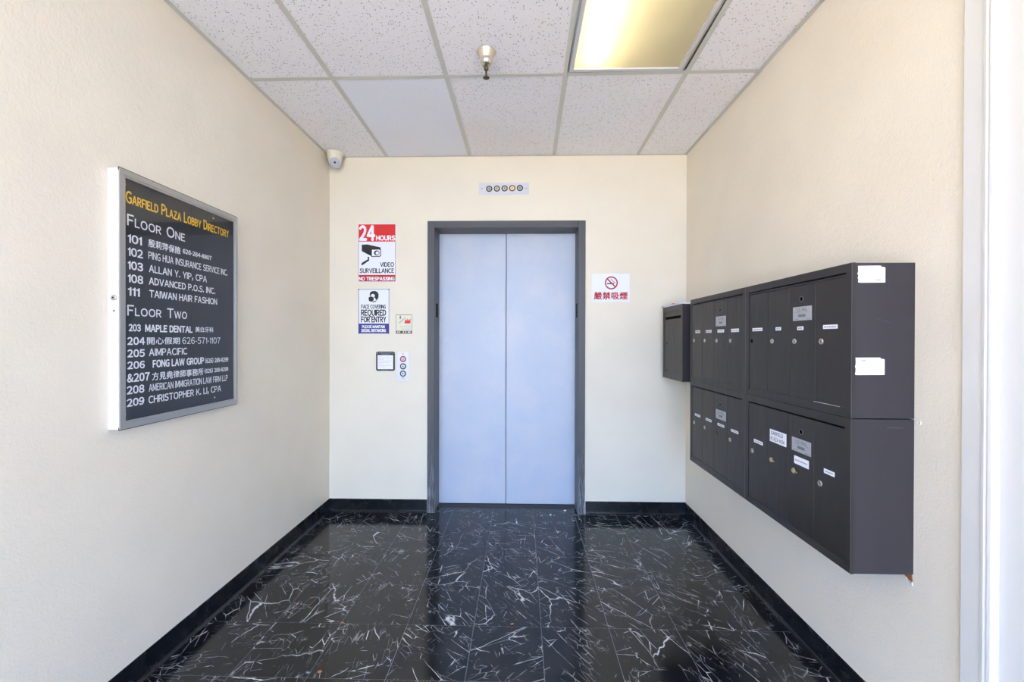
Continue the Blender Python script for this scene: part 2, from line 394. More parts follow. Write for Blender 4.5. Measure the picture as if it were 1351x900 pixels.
for k in range(4): bar((gx_at(k, D), D), (gx_at(k, YF), YF))
cx = lambda i, y: XL if i == 0 else XR if i == 5 else gx_at(i-1, y)
for r in (1, 2, 3):
    for i in range(5):
        ya = rows[r](0); xa = cx(i, ya)+(hw if i else 0); xb = cx(i+1, ya)-(hw if i < 4 else 0)
        bar((xa, rows[r](xa)), (xb, rows[r](xb)))
for nm, args in (('wall_angle', (XL, XL+.020, YF, D)), ('wall_angle', (XR-.020, XR, YF, D))):
    MB().box(args[0], args[1], args[2], args[3], H-.0005, H+.001).box(*((args[0], args[0]+.001) if args[0] == XL else (args[1]-.001, args[1])), YF, D, H, H+.022).build(nm, 'grid', ceil)
MB().box(XL+.02, XR-.02, D-.010, D, H-.0005, H+.001).build('wall_angle', 'grid', ceil)
for r in range(4):
    for i in range(5):
        if i == 3 and r == 1: continue
        yb_, yt = rows[r], rows[r+1]
        def q(i_, fy, dx, dy):
            x = cx(i_, fy(0)); x = cx(i_, fy(x)); return (x+dx, fy(x)+dy)
        e = .003
        pts = [q(i, yt, e, e), q(i+1, yt, -e, e), q(i+1, yb_, -e, -e), q(i, yb_, e, -e)]
        dz = random.uniform(.0018, .004)
        MB().prism(pts, H+dz, H+dz+.015, lambda u, v, e_: (u, v, e_)).build('ceiling_tile', 'ct2' if (i == 1 and r == 0) else 'ct', ceil)

# ------------------------------------------------------------------ fluorescent troffer
ly1 = rowy(.5)-hw; ly0 = ly1-1.2192+2*hw; lx0 = gx_at(2, 1.5)+hw+.001; lx1 = gx_at(3, 1.5)-hw-.001
L = empty('ceiling_light', (.52, (ly0+ly1)/2, H), 'recessed fluorescent ceiling light with yellowed diffuser, lit along its left side', 'ceiling light')
b = MB(); z0, z1 = H+.006, H+.10
b.box(lx0, lx0+.004, ly0, ly1, z0, z1).box(lx1-.004, lx1, ly0, ly1, z0, z1).box(lx0, lx1, ly0, ly0+.004, z0, z1).box(lx0, lx1, ly1-.004, ly1, z0, z1).box(lx0, lx1, ly0, ly1, z1, z1+.004)
b.build('housing', 'housing', L)
def rframe(mb, x0, x1, y0, y1, w, zs, mi=0):
    za, zb = zs
    o = [(x0, y0), (x1, y0), (x1, y1), (x0, y1)]; i_ = [(x0+w, y0+w), (x1-w, y0+w), (x1-w, y1-w), (x0+w, y1-w)]
    for k in range(4):
        n = (k+1) % 4
        mb.prism([o[k], o[n], i_[n], i_[k]], za, zb, lambda u, v, e: (u, v, e), mi)
b = MB(); rframe(b, lx0+.002, lx1-.002, ly0+.002, ly1-.002, .0125, (H+.000, H+.007)); b.build('outer_lip', 'alu', L)
b = MB(); rframe(b, lx0+.013, lx1-.013, ly0+.010, ly1-.008, .018, (H-.003, H+.005)); b.build('door_frame', 'aluw', L)
b = MB(); nx, ny = 12, 20
xa, xb, ya, yb = lx0+.030, lx1-.030, ly0+.026, ly1-.024
sag = lambda u, v: -.006*math.sin(math.pi*u)*(1-v)**.5 if v < 1 else 0
vs = [(xa+(xb-xa)*i/nx, ya+(yb-ya)*j/ny, H+.006) for j in range(ny+1) for i in range(nx+1)]
b.add(vs, [[j*(nx+1)+i, j*(nx+1)+i+1, (j+1)*(nx+1)+i+1, (j+1)*(nx+1)+i] for j in range(ny) for i in range(nx)], 0, True)
b.build('diffuser', 'diff', L)
MB().lathe([(.013, 0), (.013, 1.1)], (lx0+.13, ly0+.045, H+.055), (0, 1, 0), 12).build('lit_tube', 'tube', L)
MB().lathe([(.013, 0), (.013, 1.1)], (lx1-.13, ly0+.045, H+.055), (0, 1, 0), 12).build('dead_tube', 'tubeoff', L, label='unlit fluorescent tube')

# ------------------------------------------------------------------ elevator
E = empty('door_1', ((DW0+DW1)/2, D, 0), kind='structure')
b = MB(); yo = D-.012; fx0, fx1, fz = DW0+.0535, DW1-.0525, 2.131
b.box(DW0, fx0, yo, D+.125, 0, DH, bev=.002).box(fx1, DW1, yo, D+.125, 0, DH, bev=.002)
b.build('door_jamb', 'eframe', E)
b = MB().box(fx0, fx1, yo, D+.125, fz, DH, bev=.002); b.build('door_head', 'eframe', E)
b = MB().box(fx0-.02, fx0+.000, D+.125, D+.21, 0, fz+.05).box(fx1, fx1+.02, D+.125, D+.21, 0, fz+.05).box(fx0-.02, fx1+.02, D+.125, D+.21, fz, fz+.05)
b.build('jamb_return', 'eframe', E)
yd = D+.17; mid = -.1216
for x0, x1 in ((fx0-.015, mid-.0022), (mid+.0022, fx1+.015)):
    p_ = MB().box(x0, x1, yd, yd+.03, .006, fz+.03, bev=.002).build('door_panel', 'edoor', E)
MB().box(fx0-.02, fx1+.02, yd+.034, yd+.04, 0, fz+.05).build('shaft_backing', 'dark', E)
b = MB().box(fx0, fx1, 3.187, yd+.04, -.006, .003, bev=.001)
for k in range(3): b.box(fx0+.01, fx1-.01, 3.20+k*.018, 3.206+k*.018, .003, .0045)
b.build('door_sill', 'sill', E)
for x, s_ in ((fx0, 1), (fx1, -1)):
    b = MB().box(x, x+s_*.0015, D+.045, D+.105, 1.47, 1.575, 0)
    for k in range(6):
        for j in range(2): b.lathe([(.002, 0), (.0012, .0012)], (x+s_*.0015, D+.062+j*.02+(k % 2)*.005, 1.485+k*.014), (s_, 0, 0), 8, 1)
    b.build('tactile_plate', ['dark', 'greyt'], E)

# ------------------------------------------------------------------ side door with casing on the right
E2 = empty('door_2', (XR, 1.0, 0), kind='structure')
cp = [(1.157, 0), (1.157, .013), (1.108, .015), (1.104, .019), (1.097, .020), (1.094, .016), (1.090, .016), (1.087, .021), (1.080, .020), (1.077, .010), (1.074, .006), (1.074, 0)]
MB().prism(cp, 0, H-.002, lambda u, v, e: (XR-v, u, e)).build('door_casing', 'trimw', E2)
MB().prism([(1.230-u, v) for u, v in cp], 0, H-.002, lambda u, v, e: (XR-v, u, e)).build('door_casing', 'trimw', E2)
MB().box(XR-.004, XR, .1565, 1.0735, .006, H-.002).build('door_leaf', 'trimw', E2)

# damaged plaster under the mailboxes
b = MB(); pt = [(1.312, .572), (1.345, .572), (1.338, .560), (1.325, .556), (1.318, .548), (1.309, .552)]
b.prism(pt, 0, .002, lambda u, v, e: (XR-e, u, v)); b.build('bare_patch', 'brownp', wr_, label='torn brown plaster patch')
b = MB(); 
for k in range(7):
    y = 1.312+random.uniform(-.004, .03); z = .545+random.uniform(-.012, .006)
    b.prism([(y+random.uniform(.002, .006)*math.cos(a), z+random.uniform(.002, .006)*math.sin(a)) for a in [i*math.pi/3 for i in range(6)]], 0, .003, lambda u, v, e: (XR-e, u, v))
b.build('plaster_chip', 'trimw', wr_)
b = MB().ring((XR-.001, 1.292, 1.05), (1, 0, 0), .006, .0015); b.build('paint_blister', 'wall', wr_)

# ------------------------------------------------------------------ directory board on left wall
X0, X1 = XL, -1.4017; dy0, dy1, dz0, dz1 = 1.4145, 2.013, .981, 1.899
DB = empty('directory_board', (XL, (dy0+dy1)/2, dz0), 'glazed black lobby directory board with white and yellow lettering on the left wall', 'directory board')
b = MB(); w = .012
b.box(X0, X1-.006, dy0, dy0+w, dz0, dz1, bev=.0015).box(X0, X1-.006, dy1-w, dy1, dz0, dz1, bev=.0015).box(X0, X1-.006, dy0+w, dy1-w, dz0, dz0+w).box(X0, X1-.006, dy0+w, dy1-w, dz1-w, dz1)
b.build('case', 'aluw', DB, label='white painted side case')
b = MB().box(X1-.0072, X1-.0042, dy0, dy1, dz0-.003, dz0+.008).box(X1-.0072, X1-.0042, dy0, dy1, dz1-.008, dz1+.0035).box(X1-.0062, X1-.004, dy0+.004, dy0+.010, dz0, dz1).box(X1-.0062, X1-.004, dy1-.010, dy1-.004, dz0, dz1)
b.build('gasket', 'dark', DB)
def yzframe(mb, y0, y1, z0, z1, wy, e0, e1, wz=None):
    wz = wz or wy
    o = [(y0, z0), (y1, z0), (y1, z1), (y0, z1)]; i_ = [(y0+wy, z0+wz), (y1-wy, z0+wz), (y1-wy, z1-wz), (y0+wy, z1-wz)]
    for k in range(4):
        n = (k+1) % 4
        mb.prism([o[k], o[n], i_[n], i_[k]], e0, e1, lambda u, v, e: (e, u, v))
b = MB(); yzframe(b, dy0, dy1, dz0, dz1, .014, X1-.004, X1, .020); yzframe(b, dy0+.0145, dy1-.0145, dz0+.0205, dz1-.0205, .007, X1-.006, X1-.0015)
b.build('face_frame', 'alu', DB)
bx = X1-.010                                          # letter board plane
MB().box(bx-.008, bx, dy0+.014, 1.7395, dz0+.014, dz1-.014).box(bx-.008, bx, 1.7405, dy1-.014, dz0+.014, dz1-.014).build('letter_board', 'felt', DB)
MB().box(X1-.0065, X1-.0045, dy0+.018, dy1-.018, dz0+.024, dz1-.024).build('glass_pane', 'glass', DB)
lk = MB().lathe([(.010, 0), (.010, .003), (.008, .004)], (-1.4235, dy0, 1.4445), (0, -1, 0), 20).lathe([(.003, .0035), (.003, .0045)], (-1.4235, dy0, 1.4445), (0, -1, 0), 10, 1)
lk.build('lock', ['silver', 'dark'], DB)
MB().lathe([(.004, 0), (.004, .001)], (-1.4235, dy0, 1.3985), (0, -1, 0), 12).build('rivet', 'greyt', DB)
for y, z in ((1.441, 1.850), (1.865, 1.853), (1.441, 1.030), (1.872, 1.031)):
    MB().lathe([(.0045, 0), (.004, .0015), (.002, .002)], (bx, y, z), (1, 0, 0), 14).build('screw', 'silver', DB)
KL = abs(bx+.0012)/abs(X1)                            # lettering keeps its measured bearing on the recessed board
mpL = lambda u, v, e: (e, u*KL, HF+(v-HF)*KL)
rowsD = [  # text, y0, y1, ztop, zbot, bold, small, mat
 ('Garfield Plaza Lobby Directory', 1.436, 1.950, 1.8265, 1.7850, 0.018, True, 'yellow'),
 ('Floor', 1.441, 1.579, 1.7455, 1.7055, 0.012, True, 'white'), ('One', 1.6045, 1.693, 1.7455, 1.7055, 0.012, True, 'white'),
 ('101', 1.4443, 1.4965, 1.6740, 1.6455, 0.033, False, 'white'), ('殷莉萍保險', 1.5246, 1.6710, 1.6765, 1.6470, 0.012, False, 'white'), ('626-284-8807', 1.6828, 1.8405, 1.6735, 1.6560, 0.030, False, 'white'),
 ('102', 1.4442, 1.5010, 1.6265, 1.5985, 0.033, False, 'white'), ('PING HUA INSURANCE SERVICE INC.', 1.5246, 1.942, 1.6290, 1.6020, 0.012, False, 'white'),
 ('103', 1.4442, 1.5010, 1.5785, 1.5505, 0.033, False, 'white'), ('ALLAN Y. YIP, CPA', 1.5270, 1.8125, 1.5790, 1.5525, 0.018, False, 'white'),
 ('108', 1.4442, 1.5015, 1.5315, 1.5035, 0.033, False, 'white'), ('ADVANCED P.O.S. INC.', 1.5270, 1.8630, 1.5320, 1.5060, 0.018, False, 'white'),
 ('111', 1.4442, 1.4880, 1.4845, 1.4560, 0.033, False, 'white'), ('TAIWAN HAIR FASHION', 1.5285, 1.8745, 1.4845, 1.4580, 0.018, False, 'white'),
 ('Floor', 1.441, 1.580, 1.4215, 1.3840, 0.012, True, 'white'), ('Two', 1.607, 1.703, 1.4215, 1.3840, 0.012, True, 'white'),
 ('203', 1.4468, 1.4920, 1.3525, 1.3285, 0.045, False, 'white'), ('MAPLE DENTAL', 1.5117, 1.7316, 1.3530, 1.3275, 0.050, False, 'white'), ('美白牙科', 1.7481, 1.8526, 1.3530, 1.3300, 0.012, False, 'white'),
 ('204', 1.4415, 1.5085, 1.3055, 1.2795, 0.033, False, 'white'), ('開心假期', 1.5183, 1.6671, 1.3065, 1.2790, 0.012, False, 'white'), ('626-571-1107', 1.6800, 1.8950, 1.3070, 1.2795, 0.000, False, 'white'),
 ('205', 1.4415, 1.5080, 1.2610, 1.2350, 0.033, False, 'white'), ('AIMPACIFIC', 1.5268, 1.7037, 1.2630, 1.2360, 0.018, False, 'white'),
 ('206', 1.4415, 1.5080, 1.2180, 1.1925, 0.033, False, 'white'), ('FONG LAW GROUP', 1.5430, 1.7955, 1.2185, 1.1915, 0.045, False, 'white'), ('(626) 289-8299', 1.8039, 1.9472, 1.2125, 1.1935, 0.038, False, 'white'),
 ('&207', 1.4406, 1.5281, 1.1740, 1.1455, 0.033, False, 'white'), ('方見堯律師事務所', 1.5396, 1.7928, 1.1720, 1.1420, 0.012, False, 'white'), ('(626) 289-8299', 1.8001, 1.9472, 1.1662, 1.1490, 0.038, False, 'white'),
 ('208', 1.4394, 1.5060, 1.1300, 1.1030, 0.033, False, 'white'), ('AMERICAN IMMIGRATION LAW FIRM LLP', 1.5260, 1.9430, 1.1290, 1.1020, 0.012, False, 'white'),
 ('209', 1.4393, 1.5055, 1.0845, 1.0585, 0.033, False, 'white'), ('CHRISTOPHER K. LI, CPA', 1.5247, 1.8997, 1.0840, 1.0570, 0.018, False, 'white')]
for s_, a, c, zt, zb, bo, sm_, mt in rowsD:
    letter(MB(), s_, a, c, zt, zb, mpL, bx+.0012, bo, sm_).build('lettering', mt, DB)

# ------------------------------------------------------------------ mailboxes on right wall
MX = 1.0232; SEAM = 1.9145
mpR = lambda u, v, e: (e, u, v)          # text reads towards -y: letter() gets u0 > u1
def bank(name, y0, y1, z0, z1, d0, d1, zslit, ztop, zbot, zlab, zlock, zhole, plate, labels, extras, label):
    R = empty(name, (XR, (y0+y1)/2, z0), label, 'mailbox', 'wall mounted mailbox banks')
    e = .0008
    b = MB().box(MX+.011, XR, y0+.0015, y1-.0015, z0+.0018, z1-.0018)
    b.build('cabinet_body', 'cabside', R)
    fo = (y0+e, y1-e, z0+e, z1-e); b = MB()
    o = [(fo[0], fo[2]), (fo[1], fo[2]), (fo[1], fo[3]), (fo[0], fo[3])]; i_ = [(d0-.001, zbot-.001), (d1+.001, zbot-.001), (d1+.001, zslit), (d0-.001, zslit)]
    for k in range(4):
        n = (k+1) % 4
        q0, q1, q2, q3 = o[k], o[n], i_[n], i_[k]
        vs = [(MX+.011, *q0), (MX+.011, *q1), (MX+.0005, *q0), (MX+.0005, *q1), (MX+.004 if k == 0 else MX+.001, *q2), (MX+.004 if k == 0 else MX+.001, *q3), (MX+.011, *q2), (MX+.011, *q3)]
        b.add(vs, [(0, 1, 3, 2), (2, 3, 4, 5), (5, 4, 6, 7), (0, 2, 5, 7), (1, 6, 4, 3), (0, 7, 6, 1)])
    b.box(MX+.0, MX+.0008, y0+e, y0+.0026, z0+.001, z1-.001, 1)
    b.build('front_frame', ['cab', 'cabedge'], R)
    MB().box(MX+.010, MX+.0112, y0+.004, y1-.004, z0+.004, z1-.004).build('shade_backing', 'dark', R)  # black sheet stands in for the shade inside the door gaps and slit
    if ztop < zslit-.006:
        MB().box(MX+.0025, MX+.008, d0, d1, ztop+.0014, zslit-.0050).build('top_rail', 'cab', R)
    else: ztop = zslit-.0065
    n = 4; bw = (d1-d0)/n; doors = []
    for k in range(n):                                    # k = 0 is the far (left) door
        a1 = d1-bw*k; a0 = a1-bw
        dr = MB().box(MX+.003, MX+.008, a0+.0006, a1-.0006, zbot, ztop, bev=.0007).build('compartment_door', 'cab', R); doors.append(dr)
        ly = a1-.031; kind = extras.get(k, 'silver')
        if kind == 'none':
            MB().lathe([(.0085, 0), (.0085, .0006)], (MX+.003, ly+.012, zlock), (-1, 0, 0), 16).build('lock_hole', 'dark', dr, label='empty lock hole')
        else:
            mt = 'silver' if kind in ('silver', 'dull') else 'brass'
            lb = MB().lathe([(.0100, 0), (.0100, .0022), (.0085, .0035), (.0062, .0038), (.0060, .0030), (.0001, .0030)], (MX+.003, ly, zlock), (-1, 0, 0), 20).box(MX-.0012, MX-.0004, ly-.001, ly+.001, zlock-.0035, zlock+.0035, 1)
            lb.build('lock', [mt if kind != 'dull' else 'bronze', 'dark'], dr)
            if kind == 'key':
                MB().box(MX-.0030, MX-.0008, ly-.026, ly+.004, zlock-.0022, zlock+.0022).build('key', 'brass', dr)
    hy, pl = zhole[0], plate
    kd = doors[2]
    MB().lathe([(.0085, 0), (.0085, .0006)], (MX+.003, hy, zhole[1]), (-1, 0, 0), 20).ring((MX+.0025, hy, zhole[1]), (1, 0, 0), .009, .0010, 1).build('master_keyhole', ['dark', 'cabedge'], kd)
    py0, py1, pz0, pz1 = pl; pb = MB().box(MX+.0018, MX+.003, py0, py1, pz0, pz1, 0, bev=.0004); E_ = MX+.0016
    LIFT[0] = -1
    letter(pb, 'U.S. MAIL', py1-.022, py0+.022, pz1-.006, pz1-.017, mpR, E_, .02, mi=1)
    letter(pb, 'APPROVED BY U.S. POSTAL SERVICE', py1-.008, py0+.008, pz1-.019, pz1-.0225, mpR, E_, 0, mi=1)
    pb.box(MX+.0014, MX+.0018, (py0+py1)/2-.019, (py0+py1)/2+.019, pz0+.013, pz0+.023, 1)
    for a in (.006, (py1-py0)-.030):
        for q in range(4): pb.box(E_, MX+.0018, py0+a+q*.006, py0+a+q*.006+.004, pz0+.004, pz0+.006, 1)
    pb.build('mail_plate', ['plate', 'greyt'], kd, label='aluminium US mail plate')
    for k, (a1, a0, zt, zb) in enumerate(labels):
        lb = MB().box(MX+.0022, MX+.003, a0, a1, zb, zt, 0)
        mm = (zt+zb)/2; n2 = max(3, int((a1-a0)/.006))
        for q in range(n2-1):
            yy = a1-.006-q*(a1-a0-.012)/(n2-1); lb.box(MX+.0019, MX+.0022, yy-.0035, yy-.0005, mm-.0018-random.random()*.001, mm+.0018+random.random()*.001, 1)
        lb.build('name_label', ['paper', 'greyt'], doors[k])
    return R, doors
A, _ = bank('mailbox_bank', SEAM, 2.5345, 1.0575, 1.5435, 1.9455, 2.5155, 1.5165, 1.507, 1.089, 1.35, 1.298, (2.1636, 1.4545), (2.1035, 2.2090, 1.3725, 1.4235),
    [(2.4664, 2.4038, 1.3573, 1.3407), (2.3284, 2.261, 1.3556, 1.3406), (2.1917, 2.1224, 1.3553, 1.3395), (2.0503, 1.9793, 1.3557, 1.3396)], {}, 'upper far bank of four dark bronze mailboxes, beside the single drop box')
B, _ = bank('mailbox_bank', 1.3065, SEAM, 1.0575, 1.5435, 1.3325, 1.8880, 1.5148, 1.502, 1.0885, 1.35, 1.297, (1.5423, 1.4525), (1.4880, 1.5888, 1.3735, 1.4245),
    [(1.8636, 1.788, 1.3540, 1.3400), (1.6958, 1.6614, 1.3530, 1.3398), (1.5645, 1.5312, 1.3520, 1.3386), (1.4325, 1.3681, 1.3530, 1.3394)], {0: 'none'}, 'upper near bank of four dark bronze mailboxes with torn white labels on its side')
Cb, _ = bank('mailbox_bank', SEAM, 2.5345, .5735, 1.0575, 1.9455, 2.5100, 1.0280, 1.028, .6085, .862, .8115, (2.1592, .9673), (2.0985, 2.2050, .8905, .9385),
    [(2.469, 2.3961, .8690, .8550), (2.3257, 2.2565, .8695, .8555), (2.1873, 2.1165, .8690, .8560), (2.0482, 1.9799, .8675, .8550)], {2: 'dull'}, 'lower far bank of four dark bronze mailboxes')
Db, dd = bank('mailbox_bank', 1.3065, SEAM, .5735, 1.0575, 1.3345, 1.8900, 1.0265, 1.026, .600, .86, .810, (1.5406, .9648), (1.4880, 1.5916, .8870, .9370),
    [(1.8475, 1.7813, .8665, .8525), (1.7308, 1.6250, .9370, .8840), (1.578, 1.4995, .8695, .8400), (1.4254, 1.3776, .8680, .8525)], {1: 'key', 2: 'key'}, 'lower near bank of four dark bronze mailboxes with two keys in its locks')
# association label: replace the placeholder marks by its lettering
for ch in list(dd[1].children):
    if ch.name.startswith('name_label'): bpy.data.objects.remove(ch)
lb = MB().box(MX+.0020, MX+.003, 1.6250, 1.7308, .8860, .9365, 0, bev=.0004)
letter(lb, 'GARFIELD', 1.722, 1.645, .9300, .9160, mpR, MX+.0018, .012, mi=1); letter(lb, 'PLAZA HOA', 1.724, 1.634, .9070, .8930, mpR, MX+.0018, .012, mi=1)
lb.build('name_label', ['paper', 'black'], dd[1], label='larger white label reading GARFIELD PLAZA HOA')
# bright worn strip under the nearest upper door, torn paper labels and scratches on the side
MB().box(MX+.0005, MX+.003, 1.357, 1.4745, 1.0862, 1.0884).build('worn_strip', 'silver', B, label='bare silver strip at door foot')
def torn(x0, x1, z0, z1, seed, marks):
    rnd = random.Random(seed); pts = []
    n = 12
    for k in range(n+1): pts.append((x0+rnd.uniform(0, .0035), z1-(z1-z0)*k/n))
    pts += [(x0+.010, z0-.0008), (x1, z0), (x1, z1-.006), (x1-.005, z1-.0035), (x1-.010, z1-.0042), (x1-.014, z1+.0005)]
    b = MB().prism(pts, 1.3068, 1.3080, lambda u, v, e: (u, e, v))
    for (mx0, mx1, mz) in marks: b.box(mx0, mx1, 1.3064, 1.3068, mz, mz+.0022, 1)
    return b.build('torn_label', ['paper', 'greyt'], B)
torn(1.0405, 1.1240, 1.4805, 1.5320, 3, [(1.094, 1.112, 1.487)])
torn(1.0335, 1.1235, 1.1945, 1.2475, 5, [(1.052, 1.066, 1.238), (1.055, 1.063, 1.234)])
MB().box(1.133, 1.182, 1.3074, 1.3080, 1.0296, 1.0303).build('scratch', 'cabedge', Db)
b = MB(); 
for k in range(6): b.box(1.099+k*.0075, 1.103+k*.0075, 1.3074, 1.3080, 1.3695-k*.0028, 1.3702-k*.0028)
b.build('scratch', 'cabedge', B)

LIFT[0] = 1
# single drop box
sx0, sy0, sy1, sz0, sz1 = 1.020, 2.648, 3.011, 1.0335, 1.531
R = empty('drop_box', (XR, (sy0+sy1)/2, sz0), 'single bronze drop box with a black mail slot, nearest the back wall', 'mailbox')
MB().box(sx0+.010, XR, sy0+.001, sy1-.001, sz0+.001, sz1-.001).build('cabinet_body', 'cabside', R)
b = MB(); yzframe(b, sy0, sy1, sz0, sz1, .027, sx0, sx0+.011, .036); b.build('front_frame', 'cab', R)
MB().box(sx0+.003, sx0+.010, sy0+.028, sy1-.028, 1.4890, sz1-.037).build('top_rail', 'cab', R)
MB().box(sx0+.0095, sx0+.0105, sy0+.02, sy1-.02, sz0+.02, sz1-.02).build('shade_backing', 'dark', R)  # black sheet paints the shade seen through the mail slot
b = MB(); dz_ = (sz0+.0365, 1.4875); b.box(sx0+.003, sx0+.009, sy0+.028, sy1-.028, dz_[0], 1.4425).box(sx0+.003, sx0+.009, sy0+.028, sy1-.028, 1.4620, dz_[1]).box(sx0+.003, sx0+.009, sy0+.028, sy0+.034, 1.4425, 1.4620).box(sx0+.003, sx0+.009, sy1-.040, sy1-.028, 1.4425, 1.4620)
dr = b.build('drop_door', 'cab', R)
MB().lathe([(.0075, 0), (.0075, .001)], (sx0+.003, 2.935, 1.277), (-1, 0, 0), 16).build('keyhole', 'dark', dr)
MB().box(sx0+.0022, sx0+.003, 2.925, 2.955, 1.084, 1.088).build('maker_mark', 'dark', dr)
# papers on it
b = MB().box(sx0-.003, XR-.01, 2.652, 2.99, sz1, sz1+.005).box(sx0-.006, XR-.03, 2.66, 3.03, sz1+.005, sz1+.0085)
b.build('paper_stack', 'paper', loc=(1.11, 2.83, sz1), label='thin stack of white flyers lying on top of the single drop box', cat='papers')
b = MB().prism([(sx0-.006, 2.80), (sx0+.09, 2.79), (sx0+.10, 3.02), (sx0-.003, 3.035)], sz1+.0087, sz1+.0105, lambda u, v, e: (u, v, e))
b.prism([(sx0-.0065, 2.80), (sx0+.01, 2.80), (sx0+.01, 2.82), (sx0-.0065, 2.82)], sz1+.0105, sz1+.0145, lambda u, v, e: (u, v, e), 1)
b.build('pink_flyer', ['pink', 'red'], loc=(1.06, 2.9, sz1+.0087), label='pink and red flyer lying on the white papers on the drop box', cat='flyer')

# ------------------------------------------------------------------ signs on the back wall
# px(): reading coordinates of a sign (u right, v up in metres) on the wall plane
mpB = lambda u, v, e: (u, D-e, v)
def PX(x0, z0, x1, z1, w, h):             # maps sign-local units (w x h, v down) to the wall
    return lambda u, v, e: (x0+(x1-x0)*u/w, D-e, z0+(z1-z0)*v/h)
def rectp(mb, mp, u0, u1, v0, v1, e0, e1, mi=0): return mb.prism([(u0, v0), (u1, v0), (u1, v1), (u0, v1)], e0, e1, mp, mi)
def circ(cx_, cy_, r, n=20, ry=None): return [(cx_+r*math.cos(i*2*math.pi/n), cy_+(ry or r)*math.sin(i*2*math.pi/n)) for i in range(n)]
def sign(name, mp, w, h, label, cat, mat='signw', th=.003):
    mb = MB(); rectp(mb, mp, 0, w, 0, h, .0002, th)
    return mb.build(name, mat, loc=mp(w/2, h, 0), label=label, cat=cat)
def L_(sg, mp, s, u0, u1, v0, v1, mat, bold=0, e=.0036, nm='lettering'): letter(MB(), s, u0, u1, v0, v1, mp, e, bold).build(nm, mat, sg)

# 24 hours video surveillance (50.5 x 76.5)
mp = PX(-1.2312, 2.1671, -.9410, 1.7312, 50.5, 76.5)
s24 = sign('surveillance_sign', mp, 50.5, 76.5, 'red and white 24 hours video surveillance sign with a black camera symbol', 'sign')
rectp(MB(), mp, 1, 49.5, .8, 23.5, .003, .0034).build('red_band', 'red', s24); rectp(MB(), mp, 1, 49.5, 67.3, 76, .003, .0034).build('red_band', 'dred', s24)
rectp(MB(), mp, .7, 1.2, 23.5, 67.3, .003, .0034).build('red_border', 'dred', s24); rectp(MB(), mp, 49.2, 49.7, 23.5, 67.3, .003, .0034).build('red_border', 'dred', s24)
L_(s24, mp, '24', 2.4, 22, 3, 21.7, 'white', .05); L_(s24, mp, 'HOURS', 24.3, 49, 15.8, 21.8, 'white', .06)
L_(s24, mp, 'VIDEO', 29.5, 47.7, 51, 56.5, 'black', .03); L_(s24, mp, 'SURVEILLANCE', 2.7, 47.7, 59, 64.8, 'black', .03); L_(s24, mp, 'NO TRESPASSING', 1.8, 48.2, 70.2, 74.6, 'white', .06)
b = MB(); e0, e1 = .003, .0035
b.prism([(5.2, 27.5), (13, 27.2), (30, 31.2), (30, 34), (18, 34), (18, 42.8), (5.2, 36)], e0, e1, mp)
b.prism([(17.6, 33.2), (28.6, 32.6), (30.6, 34.2), (30.6, 42), (29, 43.6), (17.6, 43.6)], e0, e1+.0001, mp)
b.prism([(18.6, 34.3), (28.2, 34.0), (29.6, 35.0), (29.6, 41.4), (28.4, 42.6), (18.6, 42.6)], e0, e1+.0003, mp, 1)
b.prism(circ(25, 38.4, 3.6, 18, 3.3), e0, e1+.0005, mp); b.prism(circ(25.7, 38.6, 2.2, 18), e0, e1+.0007, mp, 1)
b.prism([(13, 43.5), (15, 43.5), (15, 48.5), (6.2, 54.5), (4.6, 54.5), (5.2, 51.5), (13.2, 46.8)], e0, e1, mp)
b.build('camera_symbol', ['black', 'signw'], s24)

# face covering sign (41.3 x 59.2)
mp = PX(-1.2285, 1.6784, -.9909, 1.3414, 41.3, 59.2)
sm_ = sign('face_covering_sign', mp, 41.3, 59.2, 'white and navy face covering required sign, directly below the red 24 hours sign', 'sign')
b = MB(); rectp(b, mp, .4, 40.9, .3, .9, .003, .0034); rectp(b, mp, .4, 1.0, .3, 59, .003, .0034); rectp(b, mp, 40.3, 40.9, .3, 59, .003, .0034)
for u in (.9, 40.4):
    for v in (.8, 58.4): b.prism(circ(u, v, .9, 10), .003, .0040, mp)
b.build('navy_border', 'navyl', sm_)
b = MB(); rectp(b, mp, .4, 40.9, 45.8, 58.9, .003, .0033); b.build('navy_band', 'navy', sm_)
L_(sm_, mp, 'FACE COVERING', 4.4, 36.4, 21, 26, 'black', .03); L_(sm_, mp, 'REQUIRED', 4.2, 36.6, 27.6, 35.2, 'black', .032); L_(sm_, mp, 'FOR ENTRY', 4.2, 36.6, 36.6, 44, 'black', .032)
L_(sm_, mp, 'PLEASE MAINTAIN', 5.4, 35, 48.2, 51.6, 'white', .06); L_(sm_, mp, 'SOCIAL DISTANCING', 4.4, 36.4, 53, 56.8, 'white', .06)
b = MB()
b.prism([(15.2, 9), (15.6, 5), (18.2, 3), (22, 2.6), (25.4, 4), (27, 7), (26.8, 11), (25.2, 14.5), (23.6, 14.5), (21.8, 11), (22, 8), (20, 6.5), (17.5, 7.2), (16.4, 10)], .003, .0035, mp)
b.prism([(14.2, 10.8), (17.5, 9.8), (20.6, 11.6), (20.4, 15.2), (18, 17), (14.6, 16.2), (13.6, 13.6)], .003, .0036, mp)
b.prism([(18.4, 17.0), (24.2, 14.8), (24.2, 16.6), (19.8, 18.2)], .003, .0034, mp, 1)
b.prism([(20.4, 11.4), (23, 8.6), (23.4, 9.2), (20.8, 12)], .003, .0037, mp)
b.build('masked_head_symbol', ['black', 'greyt'], sm_)

